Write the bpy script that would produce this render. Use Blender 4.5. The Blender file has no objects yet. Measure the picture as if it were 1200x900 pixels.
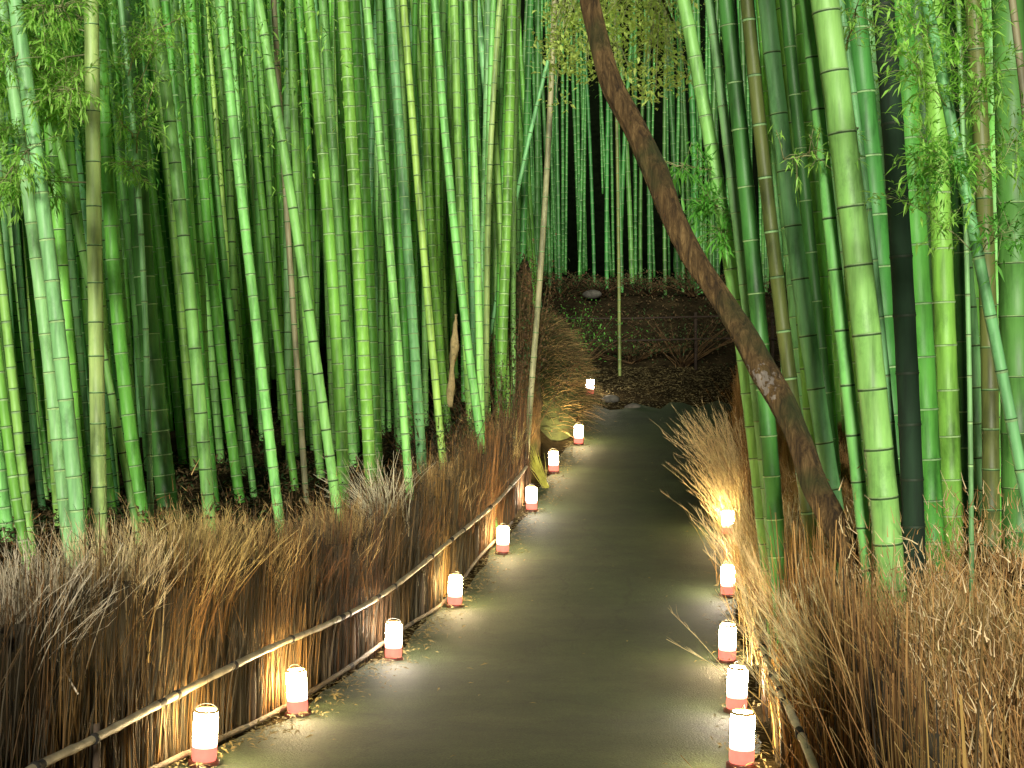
import bpy, math, random
import numpy as np
from mathutils import Vector

random.seed(7)
rng = np.random.default_rng(7)
scene = bpy.context.scene
col = scene.collection

# ------------------------------------------------------------------ camera
F, CX, HOR = 1650.0, 600.0, 420.0      # focal length in pixels of a 1200 wide frame
CAMZ = 2.1
cd = bpy.data.cameras.new('camera')
cam = bpy.data.objects.new('camera', cd)
col.objects.link(cam)
cam.location = (0, 0, CAMZ)
cam.rotation_euler = (math.radians(90), 0, 0)
cd.sensor_width = 36.0
cd.lens = 36.0 * F / 1200.0
cd.shift_y = -(450 - HOR) / 1200.0
cd.clip_start = 0.05
cd.clip_end = 500
scene.camera = cam


def W(px, py, d):
    """a point of the place seen at (px, py) when it stands d metres ahead"""
    return Vector(((px - CX) * d / F, d, CAMZ - (py - HOR) * d / F))


# ------------------------------------------------------------------ terrain
ZD = [-40, 3, 6, 7.3, 8.9, 11, 13.2, 15.5, 17.6, 19.8, 22, 26, 29, 30, 31.3, 33, 38, 60, 75, 120, 220]
ZZ = [-2.0, -2.02, -2.08, -2.12, -2.27, -2.37, -2.34, -2.16, -1.92, -1.62, -1.36, -.62, -.30, -.2, .7, 1.45, 1.8, 3.8, 14, 46, 92]  # last stretch climbs as a hill added to cover the sky
LD = [-40, 5, 7.3, 8.9, 11, 13.2, 15.5, 17.6, 19.8, 22, 24, 26, 30, 120]
LX = [-10.5, -2.03, -1.60, -1.32, -.93, -.54, -.10, .27, .62, 1.02, 1.3, 1.45, 1.6, 1.6]
RD = [-40, 5, 7.2, 9.3, 11.2, 13.7, 16.2, 19, 22, 24, 26, 30, 120]
RX = [-7.0, .98, 1.17, 1.47, 1.72, 2.10, 2.50, 2.85, 3.25, 3.7, 5.2, 8.0, 8.0]


def zp(y): return CAMZ + np.interp(y, ZD, ZZ)
def lx(y): return np.interp(y, LD, LX)
def rx(y): return np.interp(y, RD, RX)


def sstep(t):
    t = np.clip(t, 0, 1)
    return t * t * (3 - 2 * t)


def ground(x, y):
    z = zp(y)
    fade = 1 - .9 * sstep((y - 27) / 4.0)
    a = np.maximum(lx(y) - .35 - x, x - rx(y) - .35)
    bump = .06 * np.sin(x * 1.7 + y * .6) * np.cos(y * 1.1 - x * .5)
    k = sstep(a / .9)
    return z + fade * 1.05 * k + bump * k


# ------------------------------------------------------------------ materials
def new_mat(name):
    m = bpy.data.materials.new(name)
    m.use_nodes = True
    nt = m.node_tree
    for n in list(nt.nodes):
        nt.nodes.remove(n)
    out = nt.nodes.new('ShaderNodeOutputMaterial')
    b = nt.nodes.new('ShaderNodeBsdfPrincipled')
    nt.links.new(b.outputs[0], out.inputs[0])
    return m, nt, b, out


def ramp(nt, stops):
    r = nt.nodes.new('ShaderNodeValToRGB')
    e = r.color_ramp.elements
    while len(e) < len(stops):
        e.new(.5)
    for i, (p, c) in enumerate(stops):
        e[i].position = p
        e[i].color = (*c, 1)
    return r


def noise_col(nt, stops, scale=5, detail=4, stretch=(1, 1, 1), rough=.6, lo=.3, hi=.7, dist=0):
    tc = nt.nodes.new('ShaderNodeTexCoord')
    mp = nt.nodes.new('ShaderNodeMapping')
    mp.inputs['Scale'].default_value = stretch
    n = nt.nodes.new('ShaderNodeTexNoise')
    n.inputs['Scale'].default_value = scale
    n.inputs['Detail'].default_value = detail
    n.inputs['Roughness'].default_value = rough
    n.inputs['Distortion'].default_value = dist
    nt.links.new(tc.outputs['Object'], mp.inputs[0])
    nt.links.new(mp.outputs[0], n.inputs['Vector'])
    k = len(stops)
    r = ramp(nt, [(lo + (hi - lo) * i / (k - 1), c) for i, c in enumerate(stops)])
    nt.links.new(n.outputs[0], r.inputs[0])
    return r, n, mp


def mul_random(nt, colsock, amount=.35, hue=.02):
    oi = nt.nodes.new('ShaderNodeObjectInfo')
    mr = nt.nodes.new('ShaderNodeMapRange')
    mr.inputs['To Min'].default_value = 1 - amount
    mr.inputs['To Max'].default_value = 1 + amount * .6
    nt.links.new(oi.outputs['Random'], mr.inputs[0])
    h = nt.nodes.new('ShaderNodeHueSaturation')
    mr2 = nt.nodes.new('ShaderNodeMapRange')
    mr2.inputs['To Min'].default_value = .5 - hue
    mr2.inputs['To Max'].default_value = .5 + hue
    ml = nt.nodes.new('ShaderNodeMath'); ml.operation = 'MULTIPLY'; ml.inputs[1].default_value = 7.31
    fr = nt.nodes.new('ShaderNodeMath'); fr.operation = 'FRACT'
    nt.links.new(oi.outputs['Random'], ml.inputs[0]); nt.links.new(ml.outputs[0], fr.inputs[0])
    nt.links.new(fr.outputs[0], mr2.inputs[0])
    nt.links.new(mr2.outputs[0], h.inputs['Hue'])
    nt.links.new(mr.outputs[0], h.inputs['Value'])
    nt.links.new(colsock, h.inputs['Color'])
    return h.outputs[0]


def add_bump(nt, bsdf, fac, strength=.3, dist=.01):
    b = nt.nodes.new('ShaderNodeBump')
    b.inputs['Strength'].default_value = strength
    b.inputs['Distance'].default_value = dist
    nt.links.new(fac, b.inputs['Height'])
    nt.links.new(b.outputs[0], bsdf.inputs['Normal'])


def culm_mat(name, c, rough=.5, var=.35):
    m, nt, b, _ = new_mat(name)
    a = tuple(v * .42 for v in c)
    d = tuple(min(1, v * 1.3) for v in c)
    r, n, mp = noise_col(nt, [a, c, d], 9, 5, (1.6, 1.6, .16), .6, .32, .68)
    # blotches of bloom, algae and grime
    r2, n2, _ = noise_col(nt, [(.30, .36, .26), (1, 1, 1), (1.25, 1.14, 1.2)], 4.2, 7, (1, 1, .45), .7, .34, .62)
    mx = nt.nodes.new('ShaderNodeMix'); mx.data_type = 'RGBA'; mx.blend_type = 'MULTIPLY'
    mx.inputs[0].default_value = .75
    nt.links.new(r.outputs[0], mx.inputs[6]); nt.links.new(r2.outputs[0], mx.inputs[7])
    nt.links.new(mul_random(nt, mx.outputs[2], var, .018), b.inputs['Base Color'])
    b.inputs['Roughness'].default_value = rough
    _, n3, _ = noise_col(nt, [(0, 0, 0), (1, 1, 1)], 60, 3, (1, 1, .08))
    add_bump(nt, b, n3.outputs[0], .25, .004)
    return m


def plain(name, c, rough=.7, var=.3, scale=20, stretch=(1, 1, 1), bump=.3, rnd=True):
    m, nt, b, _ = new_mat(name)
    r, n, _ = noise_col(nt, [tuple(v * .5 for v in c), c, tuple(min(1, v * 1.4) for v in c)], scale, 5, stretch)
    s = mul_random(nt, r.outputs[0], var, .012) if rnd else r.outputs[0]
    nt.links.new(s, b.inputs['Base Color'])
    b.inputs['Roughness'].default_value = rough
    if bump:
        add_bump(nt, b, n.outputs[0], bump, .006)
    return m


CM = {
    'pale':  culm_mat('culm pale yellow green', (.40, .56, .17), var=.05),
    'bright': culm_mat('culm fresh green', (.27, .63, .15), var=.12),
    'lime':  culm_mat('culm lime green', (.31, .62, .12), var=.12),
    'teal':  culm_mat('culm blue green', (.23, .56, .20), var=.15),
    'green': culm_mat('culm mid green', (.17, .48, .065), var=.3),
    'deep':  culm_mat('culm deep green', (.075, .27, .05), var=.35),  # also paints shade into the culms labelled shaded
    'dark':  culm_mat('culm unlit green', (.010, .034, .010), rough=.85, var=.1),  # missing light painted into this culm as near-black green
    'olive': culm_mat('culm olive brown', (.17, .20, .05), var=.15),
    'tan':   culm_mat('culm dry tan', (.34, .33, .17), rough=.6, var=.2),
}
M_SCAR = plain('node scar', (.045, .11, .025), .7, .2)
M_WAX = plain('node wax band', (.34, .56, .22), .6, .2)
M_LEAF_B = plain('bamboo leaf bright', (.30, .62, .09), .5, .3, 3, bump=0)
M_LEAF_D = plain('bamboo leaf deep', (.07, .28, .04), .5, .3, 3, bump=0)
M_LEAF_Y = plain('maple leaf yellow green', (.48, .60, .12), .5, .2, 3, bump=0)
def leaf_mat(name, c):
    m, nt, b, out = new_mat(name)
    r, n, _ = noise_col(nt, [tuple(v * .7 for v in c), c, tuple(min(1, v * 1.25) for v in c)], 4, 3)
    t = nt.nodes.new('ShaderNodeBsdfTranslucent')
    ad = nt.nodes.new('ShaderNodeMixShader'); ad.inputs[0].default_value = .4
    nt.links.new(r.outputs[0], b.inputs['Base Color']); nt.links.new(r.outputs[0], t.inputs['Color'])
    b.inputs['Roughness'].default_value = .5
    nt.links.new(b.outputs[0], ad.inputs[1]); nt.links.new(t.outputs[0], ad.inputs[2]); nt.links.new(ad.outputs[0], out.inputs[0])
    return m


M_LEAF_B = leaf_mat('bamboo leaf bright', (.42, .80, .14))
M_LEAF_D = leaf_mat('bamboo leaf deep', (.16, .50, .07))
M_LEAF_Y = leaf_mat('maple leaf yellow green', (.62, .80, .20))
M_TWIG = plain('twig pale', (.34, .36, .16), .7)
M_BRUSH = plain('brushwood brown', (.10, .055, .018), .85, .25, 6, (1, 1, .3))
M_BRUSH2 = plain('brushwood reddish', (.24, .12, .034), .85, .25, 6, (1, 1, .3))
M_GOLD = plain('golden dry grass', (.50, .29, .085), .85, .25, 6, (1, 1, .3))
M_GOLD2 = plain('brown dry grass', (.27, .145, .042), .85, .25, 6, (1, 1, .3))
M_REED = plain('reed dark', (.060, .046, .024), .85, .2, 6, (1, 1, .3))
M_STRAW = plain('dry straw', (.52, .36, .13), .8, .2, 6, (1, 1, .3))
M_PLUME = plain('cream plume', (.86, .66, .34), .8, .15, 9)
M_SILVER = plain('weathered silver grass', (.72, .62, .42), .8, .15, 9)
M_RAIL = plain('weathered bamboo pole', (.36, .31, .19), .6, .1, 9, (1, 1, 1))
M_ROPE = plain('black palm rope', (.02, .017, .013), .9, .1)
M_STAKE = plain('wooden post', (.12, .085, .05), .85, .1, 14, (1, 1, .2))
M_ROCK = plain('grey stone', (.085, .078, .062), .9, .1, 9)
M_LITTER = plain('fallen leaves', (.20, .15, .06), .85, .2, 30, bump=0)
M_MOSS = plain('moss green grass', (.045, .055, .014), .9, .2, 8)


def ground_material():
    m, nt, b, _ = new_mat('grove floor')
    r, n, _ = noise_col(nt, [(.008, .007, .004), (.030, .023, .012), (.062, .047, .022)], 2.2, 9, rough=.75)
    nt.links.new(r.outputs[0], b.inputs['Base Color'])
    b.inputs['Roughness'].default_value = .95
    _, n2, _ = noise_col(nt, [(0, 0, 0), (1, 1, 1)], 22, 6)
    add_bump(nt, b, n2.outputs[0], .9, .03)
    return m


def path_material():
    m, nt, b, _ = new_mat('worn asphalt')
    r, n, _ = noise_col(nt, [(.011, .021, .007), (.025, .042, .013), (.043, .064, .022)], 1.1, 8, (1, 1.3, 1), .7)
    r2, n2, _ = noise_col(nt, [(.45, .45, .42), (1, 1, 1), (1.6, 1.5, 1.35)], 75, 3, rough=.6, lo=.36, hi=.68)
    mx = nt.nodes.new('ShaderNodeMix'); mx.data_type = 'RGBA'; mx.blend_type = 'MULTIPLY'
    mx.inputs[0].default_value = .8
    nt.links.new(r.outputs[0], mx.inputs[6]); nt.links.new(r2.outputs[0], mx.inputs[7])
    tc = nt.nodes.new('ShaderNodeTexCoord')
    wn = nt.nodes.new('ShaderNodeTexNoise'); wn.inputs['Scale'].default_value = 2.5; wn.inputs['Detail'].default_value = 5
    nt.links.new(tc.outputs['Object'], wn.inputs[0])
    va = nt.nodes.new('ShaderNodeVectorMath'); va.operation = 'MULTIPLY_ADD'; va.inputs[1].default_value = (.7, .7, 0)
    nt.links.new(wn.outputs['Color'], va.inputs[0]); nt.links.new(tc.outputs['Object'], va.inputs[2])
    vo = nt.nodes.new('ShaderNodeTexVoronoi'); vo.feature = 'DISTANCE_TO_EDGE'; vo.inputs['Scale'].default_value = .55
    nt.links.new(va.outputs[0], vo.inputs['Vector'])
    cr_ = ramp(nt, [(.0, (.45, .42, .38)), (.012, (1, 1, 1))])
    nt.links.new(vo.outputs['Distance'], cr_.inputs[0])
    mc_ = nt.nodes.new('ShaderNodeMix'); mc_.data_type = 'RGBA'; mc_.blend_type = 'MULTIPLY'; mc_.inputs[0].default_value = .6
    nt.links.new(mx.outputs[2], mc_.inputs[6]); nt.links.new(cr_.outputs[0], mc_.inputs[7])
    nt.links.new(mc_.outputs[2], b.inputs['Base Color'])
    b.inputs['Roughness'].default_value = .75
    add_bump(nt, b, n2.outputs[0], .9, .01)
    return m


def bark_material():
    m, nt, b, _ = new_mat('bark')
    r, n, _ = noise_col(nt, [(.022, .012, .005), (.19, .11, .035), (.46, .29, .11)], 26, 8, (1, 1, .13), .75, .33, .66, .8)
    tc = nt.nodes.new('ShaderNodeTexCoord')
    n2 = nt.nodes.new('ShaderNodeTexNoise'); n2.inputs['Scale'].default_value = 2.3; n2.inputs['Detail'].default_value = 6
    nt.links.new(tc.outputs['Object'], n2.inputs[0])
    f = ramp(nt, [(.50, (0, 0, 0)), (.62, (.8, .8, .8))])
    nt.links.new(n2.outputs[0], f.inputs[0])
    mx = nt.nodes.new('ShaderNodeMix'); mx.data_type = 'RGBA'
    nt.links.new(f.outputs[0], mx.inputs[0]); nt.links.new(r.outputs[0], mx.inputs[6])
    mx.inputs[7].default_value = (.06, .085, .018, 1)
    # a crust of pale lichen on one stretch of the trunk
    vm = nt.nodes.new('ShaderNodeVectorMath'); vm.operation = 'DISTANCE'
    vm.inputs[1].default_value = LICHEN_AT
    nt.links.new(tc.outputs['Object'], vm.inputs[0])
    n3 = nt.nodes.new('ShaderNodeTexNoise'); n3.inputs['Scale'].default_value = 34; n3.inputs['Detail'].default_value = 6
    nt.links.new(tc.outputs['Object'], n3.inputs[0])
    sub = nt.nodes.new('ShaderNodeMath'); sub.operation = 'MULTIPLY_ADD'
    sub.inputs[1].default_value = -2.6; sub.inputs[2].default_value = .34
    nt.links.new(vm.outputs['Value'], sub.inputs[0])
    ad = nt.nodes.new('ShaderNodeMath'); ad.operation = 'ADD'
    nt.links.new(sub.outputs[0], ad.inputs[0]); nt.links.new(n3.outputs[0], ad.inputs[1])
    f3 = ramp(nt, [(.62, (0, 0, 0)), (.70, (1, 1, 1))])
    nt.links.new(ad.outputs[0], f3.inputs[0])
    mx2 = nt.nodes.new('ShaderNodeMix'); mx2.data_type = 'RGBA'
    nt.links.new(f3.outputs[0], mx2.inputs[0]); nt.links.new(mx.outputs[2], mx2.inputs[6])
    mx2.inputs[7].default_value = (.50, .42, .34, 1)
    nt.links.new(mx2.outputs[2], b.inputs['Base Color'])
    b.inputs['Roughness'].default_value = .92
    add_bump(nt, b, n.outputs[0], 1.0, .09)
    return m


def glow_material(name, colour, strength, base):
    m, nt, b, _ = new_mat(name)
    b.inputs['Base Color'].default_value = (*base, 1)
    b.inputs['Roughness'].default_value = .8
    tc = nt.nodes.new('ShaderNodeTexCoord')
    w = nt.nodes.new('ShaderNodeTexNoise'); w.inputs['Scale'].default_value = 25
    nt.links.new(tc.outputs['Object'], w.inputs[0])
    mr = nt.nodes.new('ShaderNodeMapRange')
    mr.inputs['To Min'].default_value = strength * .75
    mr.inputs['To Max'].default_value = strength * 1.25
    nt.links.new(w.outputs[0], mr.inputs[0])
    if strength > 10:
        sx = nt.nodes.new('ShaderNodeSeparateXYZ'); nt.links.new(tc.outputs['Object'], sx.inputs[0])
        rc = ramp(nt, [(.30, (1, .30, .20)), (.42, (1, .62, .45)), (.55, colour)])
        rs = ramp(nt, [(.29, (.02,) * 3), (.37, (.05,) * 3), (.60, (1,) * 3), (.85, (1.0,) * 3), (1.0, (.55,) * 3)])
        m4 = nt.nodes.new('ShaderNodeMath'); m4.operation = 'MULTIPLY'; m4.inputs[1].default_value = 4.0
        nt.links.new(sx.outputs[2], m4.inputs[0])
        nt.links.new(m4.outputs[0], rc.inputs[0]); nt.links.new(m4.outputs[0], rs.inputs[0])
        m5 = nt.nodes.new('ShaderNodeMath'); m5.operation = 'MULTIPLY'
        nt.links.new(rs.outputs[0], m5.inputs[0]); nt.links.new(mr.outputs[0], m5.inputs[1])
        nt.links.new(rc.outputs[0], b.inputs['Emission Color']); nt.links.new(m5.outputs[0], b.inputs['Emission Strength'])
    else:
        b.inputs['Emission Color'].default_value = (*colour, 1)
        nt.links.new(mr.outputs[0], b.inputs['Emission Strength'])
    return m


_b = W(1020, 720, 6.5)
_b.z = float(ground(_b.x, _b.y)) - .1
LICHEN_AT = tuple(W(884, 448, 6.92) - _b)
M_GROUND, M_PATH, M_BARK = ground_material(), path_material(), bark_material()
M_PAPER = glow_material('lit lantern paper', (1.0, .76, .38), 175.0, (.8, .78, .7))
M_PAPER_C = glow_material('lit lantern paper cooler', (1.0, .85, .64), 155.0, (.8, .78, .7))
M_RED = glow_material('red lower paper', (1.0, .20, .14), 1.3, (.55, .06, .04))
M_TRAY = plain('lacquered tray', (.10, .02, .012), .5, .1)
M_LICHEN = plain('pale lichen', (.42, .36, .28), .95, .1, 30)


# ------------------------------------------------------------------ mesh helpers
def link(name, verts, faces, mats, midx=None, origin=(0, 0, 0), parent=None, smooth=True):
    v = np.asarray(verts, dtype=float) - np.asarray(origin, dtype=float)
    me = bpy.data.meshes.new(name)
    me.from_pydata(v.tolist(), [], [tuple(int(i) for i in f) for f in faces])
    for m in (mats if isinstance(mats, (list, tuple)) else [mats]):
        me.materials.append(m)
    if midx is not None:
        me.polygons.foreach_set('material_index', np.asarray(midx, dtype=np.int32))
    if smooth:
        me.polygons.foreach_set('use_smooth', np.ones(len(me.polygons), dtype=bool))
    me.update()
    o = bpy.data.objects.new(name, me)
    col.objects.link(o)
    if parent is not None:
        o.parent = parent
    else:
        o.location = origin
    return o


def tag(o, label=None, cat=None, group=None, kind=None):
    if label: o['label'] = label
    if cat: o['category'] = cat
    if group: o['group'] = group
    if kind: o['kind'] = kind
    return o


def empty(name, loc):
    o = bpy.data.objects.new(name, None)
    o.empty_display_size = .1
    col.objects.link(o)
    o.location = loc
    return o


class MB:
    def __init__(s):
        s.v, s.f, s.m = [], [], []

    def tube(s, pts, radii, sides=8, mat=0, cap=True, mats=None, wob=None):
        pts = [Vector(p) for p in pts]
        base = len(s.v)
        n = len(pts)
        up = Vector((0, 1, 0))
        for i, p in enumerate(pts):
            t = (pts[min(i + 1, n - 1)] - pts[max(i - 1, 0)])
            if t.length < 1e-9: t = Vector((0, 0, 1))
            t.normalize()
            a = up if abs(t.dot(up)) < .9 else Vector((1, 0, 0))
            u = t.cross(a).normalized(); w = t.cross(u)
            for k in range(sides):
                th = 2 * math.pi * k / sides
                r = radii[i] * (1 + (wob(th, i) if wob else 0))
                s.v.append(p + (u * math.cos(th) + w * math.sin(th)) * r)
        for i in range(n - 1):
            mm = mats[i] if mats else mat
            for k in range(sides):
                k2 = (k + 1) % sides
                s.f.append((base + i * sides + k, base + i * sides + k2, base + (i + 1) * sides + k2, base + (i + 1) * sides + k))
                s.m.append(mm)
        if cap:
            s.f.append(tuple(base + k for k in range(sides))[::-1]); s.m.append(mats[0] if mats else mat)
            s.f.append(tuple(base + (n - 1) * sides + k for k in range(sides))); s.m.append(mats[-1] if mats else mat)

    def leaf(s, p, d, length, width, mat=0):
        """a folded lance-shaped leaf"""
        d = d.normalized()
        side = d.cross(Vector((random.uniform(-.5, .5), random.uniform(-.5, .5), 1))).normalized()
        nrm = side.cross(d)
        b = len(s.v)
        mid = p + d * length * .42
        s.v += [p, mid + side * width * .5 + nrm * width * .12, p + d * length - Vector((0, 0, length * .12)),
                mid - side * width * .5 + nrm * width * .12, mid]
        s.f += [(b, b + 1, b + 4), (b + 1, b + 2, b + 4), (b, b + 4, b + 3), (b + 4, b + 2, b + 3)]
        s.m += [mat] * 4

    def build(s, name, mats, parent=None, origin=(0, 0, 0), smooth=True):
        return link(name, s.v, s.f, mats, s.m, origin, parent, smooth)


def strands(P0, D, L, R, bend, seg=3, mat=None, tips=None):
    """many thin three-sided tapering stalks: bases P0, directions D, lengths L, radii R, bend = sideways vector at the tip"""
    n = len(P0)
    ts = np.linspace(0, 1, seg + 1)
    up = np.array([0, 0, 1.0])
    side = np.cross(D, up + rng.normal(0, .3, (n, 3)))
    side /= np.linalg.norm(side, axis=1)[:, None] + 1e-9
    oth = np.cross(D, side)
    V = np.zeros((n, seg + 1, 3, 3))
    for i, t in enumerate(ts):
        c = P0 + D * (L * t)[:, None] + bend * (t * t)
        rr = R * (1 - .75 * t)
        for k in range(3):
            a = 2 * math.pi * k / 3
            V[:, i, k] = c + (side * math.cos(a) + oth * math.sin(a)) * rr[:, None]
    V = V.reshape(-1, 3)
    fs = []
    for i in range(seg):
        for k in range(3):
            k2 = (k + 1) % 3
            fs.append([i * 3 + k, i * 3 + k2, (i + 1) * 3 + k2, (i + 1) * 3 + k])
    fs = np.array(fs)
    Fc = (fs[None] + (np.arange(n) * (seg + 1) * 3)[:, None, None]).reshape(-1, 4)
    if mat is None:
        mat = np.zeros(n, int)
    mi = np.repeat(np.asarray(mat)[:, None], len(fs), 1)
    if tips is not None:            # pale seed head on the outer part of the stalk
        mi[:, (seg - tips) * 3:] = np.where(np.asarray(mat)[:, None] >= 0, np.asarray(mat)[:, None] + 1, mi[:, (seg - tips) * 3:])
    return V, Fc, mi.reshape(-1)


def merge(chunks):
    V, Fc, M, o = [], [], [], 0
    for v, f, m in chunks:
        V.append(v); Fc.append(f + o); M.append(m); o += len(v)
    return np.concatenate(V), np.concatenate(Fc), np.concatenate(M)


# ------------------------------------------------------------------ ground and path
ys = np.concatenate([np.arange(-60, 2, 6), np.arange(2, 34, .35), np.arange(34, 60, 2.5), np.array([62, 70, 80, 95, 120, 160, 220])])
us = np.concatenate([np.array([-160, -90, -50, -30, -20, -14]), np.arange(-10, -2.6, .55), np.arange(-2.6, -.1, .2)])
V, Fc = [], []
rows = []
for y in ys:
    xc, hl = (lx(y) + rx(y)) / 2, (rx(y) - lx(y)) / 2
    xs = np.concatenate([xc + us * 1.0 - (hl - 1.4), np.linspace(lx(y) - .2, rx(y) + .2, 13), (xc - us * 1.0 + (hl - 1.4))[::-1]])
    xs = np.sort(xs)
    rows.append(len(xs))
    for x in xs:
        V.append((x, y, float(ground(x, y))))
nc = rows[0]
for i in range(len(ys) - 1):
    for j in range(nc - 1):
        a = i * nc + j
        Fc.append((a, a + 1, a + nc + 1, a + nc))
M_ADDED_HILL = plain('dark backdrop slope', (.004, .007, .003), 1, .1, 3)  # added hill, coloured near black so gaps between culms stay dark
for _m in (M_ADDED_HILL, M_GROUND):
    [n for n in _m.node_tree.nodes if n.type == 'BSDF_PRINCIPLED'][0].inputs['Specular IOR Level'].default_value = 0
g = link('ground', V, Fc, [M_GROUND, M_ADDED_HILL], [1 if ys[k // (nc - 1)] > 45 else 0 for k in range(len(Fc))])
tag(g, kind='structure')

V, Fc = [], []
py = [y for y in ys if -20 < y < 24.9]
NP = 15
for i, y in enumerate(py):
    for j in range(NP):
        t = j / (NP - 1)
        e = .09 * math.sin(y * 2.3 + j) + .05 * math.sin(y * 5.1)
        x0, x1 = lx(y) - .10, rx(y) + .08
        x = x0 + (x1 - x0) * t
        if j in (0, NP - 1): x += e * .6
        yy = y + (.35 * math.sin(j * 1.9) + .5 * (t - .5)) * max(0, (y - 22) / 3)
        V.append((x, yy, float(zp(yy)) + .012 + .022 * math.sin(math.pi * t)))
for i in range(len(py) - 1):
    for j in range(NP - 1):
        a = i * NP + j
        Fc.append((a, a + 1, a + NP + 1, a + NP))
tag(link('path', V, Fc, M_PATH), kind='structure')

# ------------------------------------------------------------------ bamboo
NODE_STYLE = {  # (rise, scar half width, wax half width)
    'dark': 0, 'pale': 1, 'both': 2}


def culm_geometry(pts, r0, spacing, style, sides, z0):
    """pts: world points from bottom to top; returns centre line sampled ring by ring"""
    P = np.array([tuple(p) for p in pts])
    P = P[np.argsort(P[:, 2])]
    z = P[:, 2]
    deg = min(2, len(P) - 1)
    cx, cy = np.polyfit(z, P[:, 0], deg), np.polyfit(z, P[:, 1], 1)
    dx = np.polyder(cx)

    def C(zz):
        lo, hi = z[0], z[-1]
        q = min(max(zz, lo), hi)
        x = np.polyval(cx, q) + (zz - q) * (np.polyval(dx, q) if deg else 0)
        return Vector((float(x), float(np.polyval(cy, q)), float(zz)))
    return C


M_SCAR_D = plain('dark node ring', (.02, .035, .014), .7, .1)  # ring darkened to go with the painted unlit culm


def make_culm(pts, wpx, d, node_px, mat, style='both', top=None, sides=10, name='bamboo', parent=None, base_z=None, taper=.10):
    r0 = wpx * d / F / 2
    C = culm_geometry(pts, r0, None, style, sides, 0)
    b = C(min(p[2] for p in pts))
    if base_z is None:
        for _ in range(4):
            b = C(float(ground(b.x, b.y)) - .08)
    else:
        b = C(base_z)
    topz = top if top is not None else CAMZ + HOR * d / F + 1.6
    mb = MB()
    P, R, Mi = [], [], []
    zc = b.z
    step = node_px * d / F
    k = 0
    total = topz - b.z
    def rad(zz): return r0 * (1.04 - taper * (zz - b.z) / total)
    P.append(C(zc)); R.append(rad(zc) * 1.05); Mi.append(0)
    h = min(.0052, max(.0035, .0026 * d / 6)) * random.uniform(.8, 1.1)
    while zc < topz:
        t = k / 12
        s = step * min(1, .55 + .45 * t) * random.uniform(.88, 1.12)
        zn = zc + s
        r = rad(zn)
        if style == 'dark':
            seq = [(-2.6 * h, .99, 0), (-1.2 * h, 1.02, 1), (.9 * h, .985, 2), (2.0 * h, 1.03, 0), (4 * h, .995, 0)]
        elif style == 'pale':
            seq = [(-3.4 * h, .99, 0), (-1.9 * h, 1.01, 2), (.2 * h, 1.07, 1), (1.0 * h, 1.05, 0), (3 * h, .995, 0)]
        else:
            seq = [(-4.2 * h, .99, 0), (-2.6 * h, 1.01, 2), (-.2 * h, 1.07, 1), (1.1 * h, 1.0, 0), (2.0 * h, 1.04, 0), (4 * h, .995, 0)]
        P.append(C(zc + s * .5)); R.append(rad(zc + s * .5) * .965); Mi.append(0)
        for dz, q, mm in seq:
            P.append(C(zn + dz)); R.append(r * q); Mi.append(mm)
        zc = zn
        k += 1
    mb.tube(P, R, sides, mats=Mi)
    o = mb.build(name, [CM[mat], M_SCAR, M_WAX] if mat != 'dark' else [CM[mat], M_SCAR_D, M_SCAR_D], parent, tuple(b))
    return o, C


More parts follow.
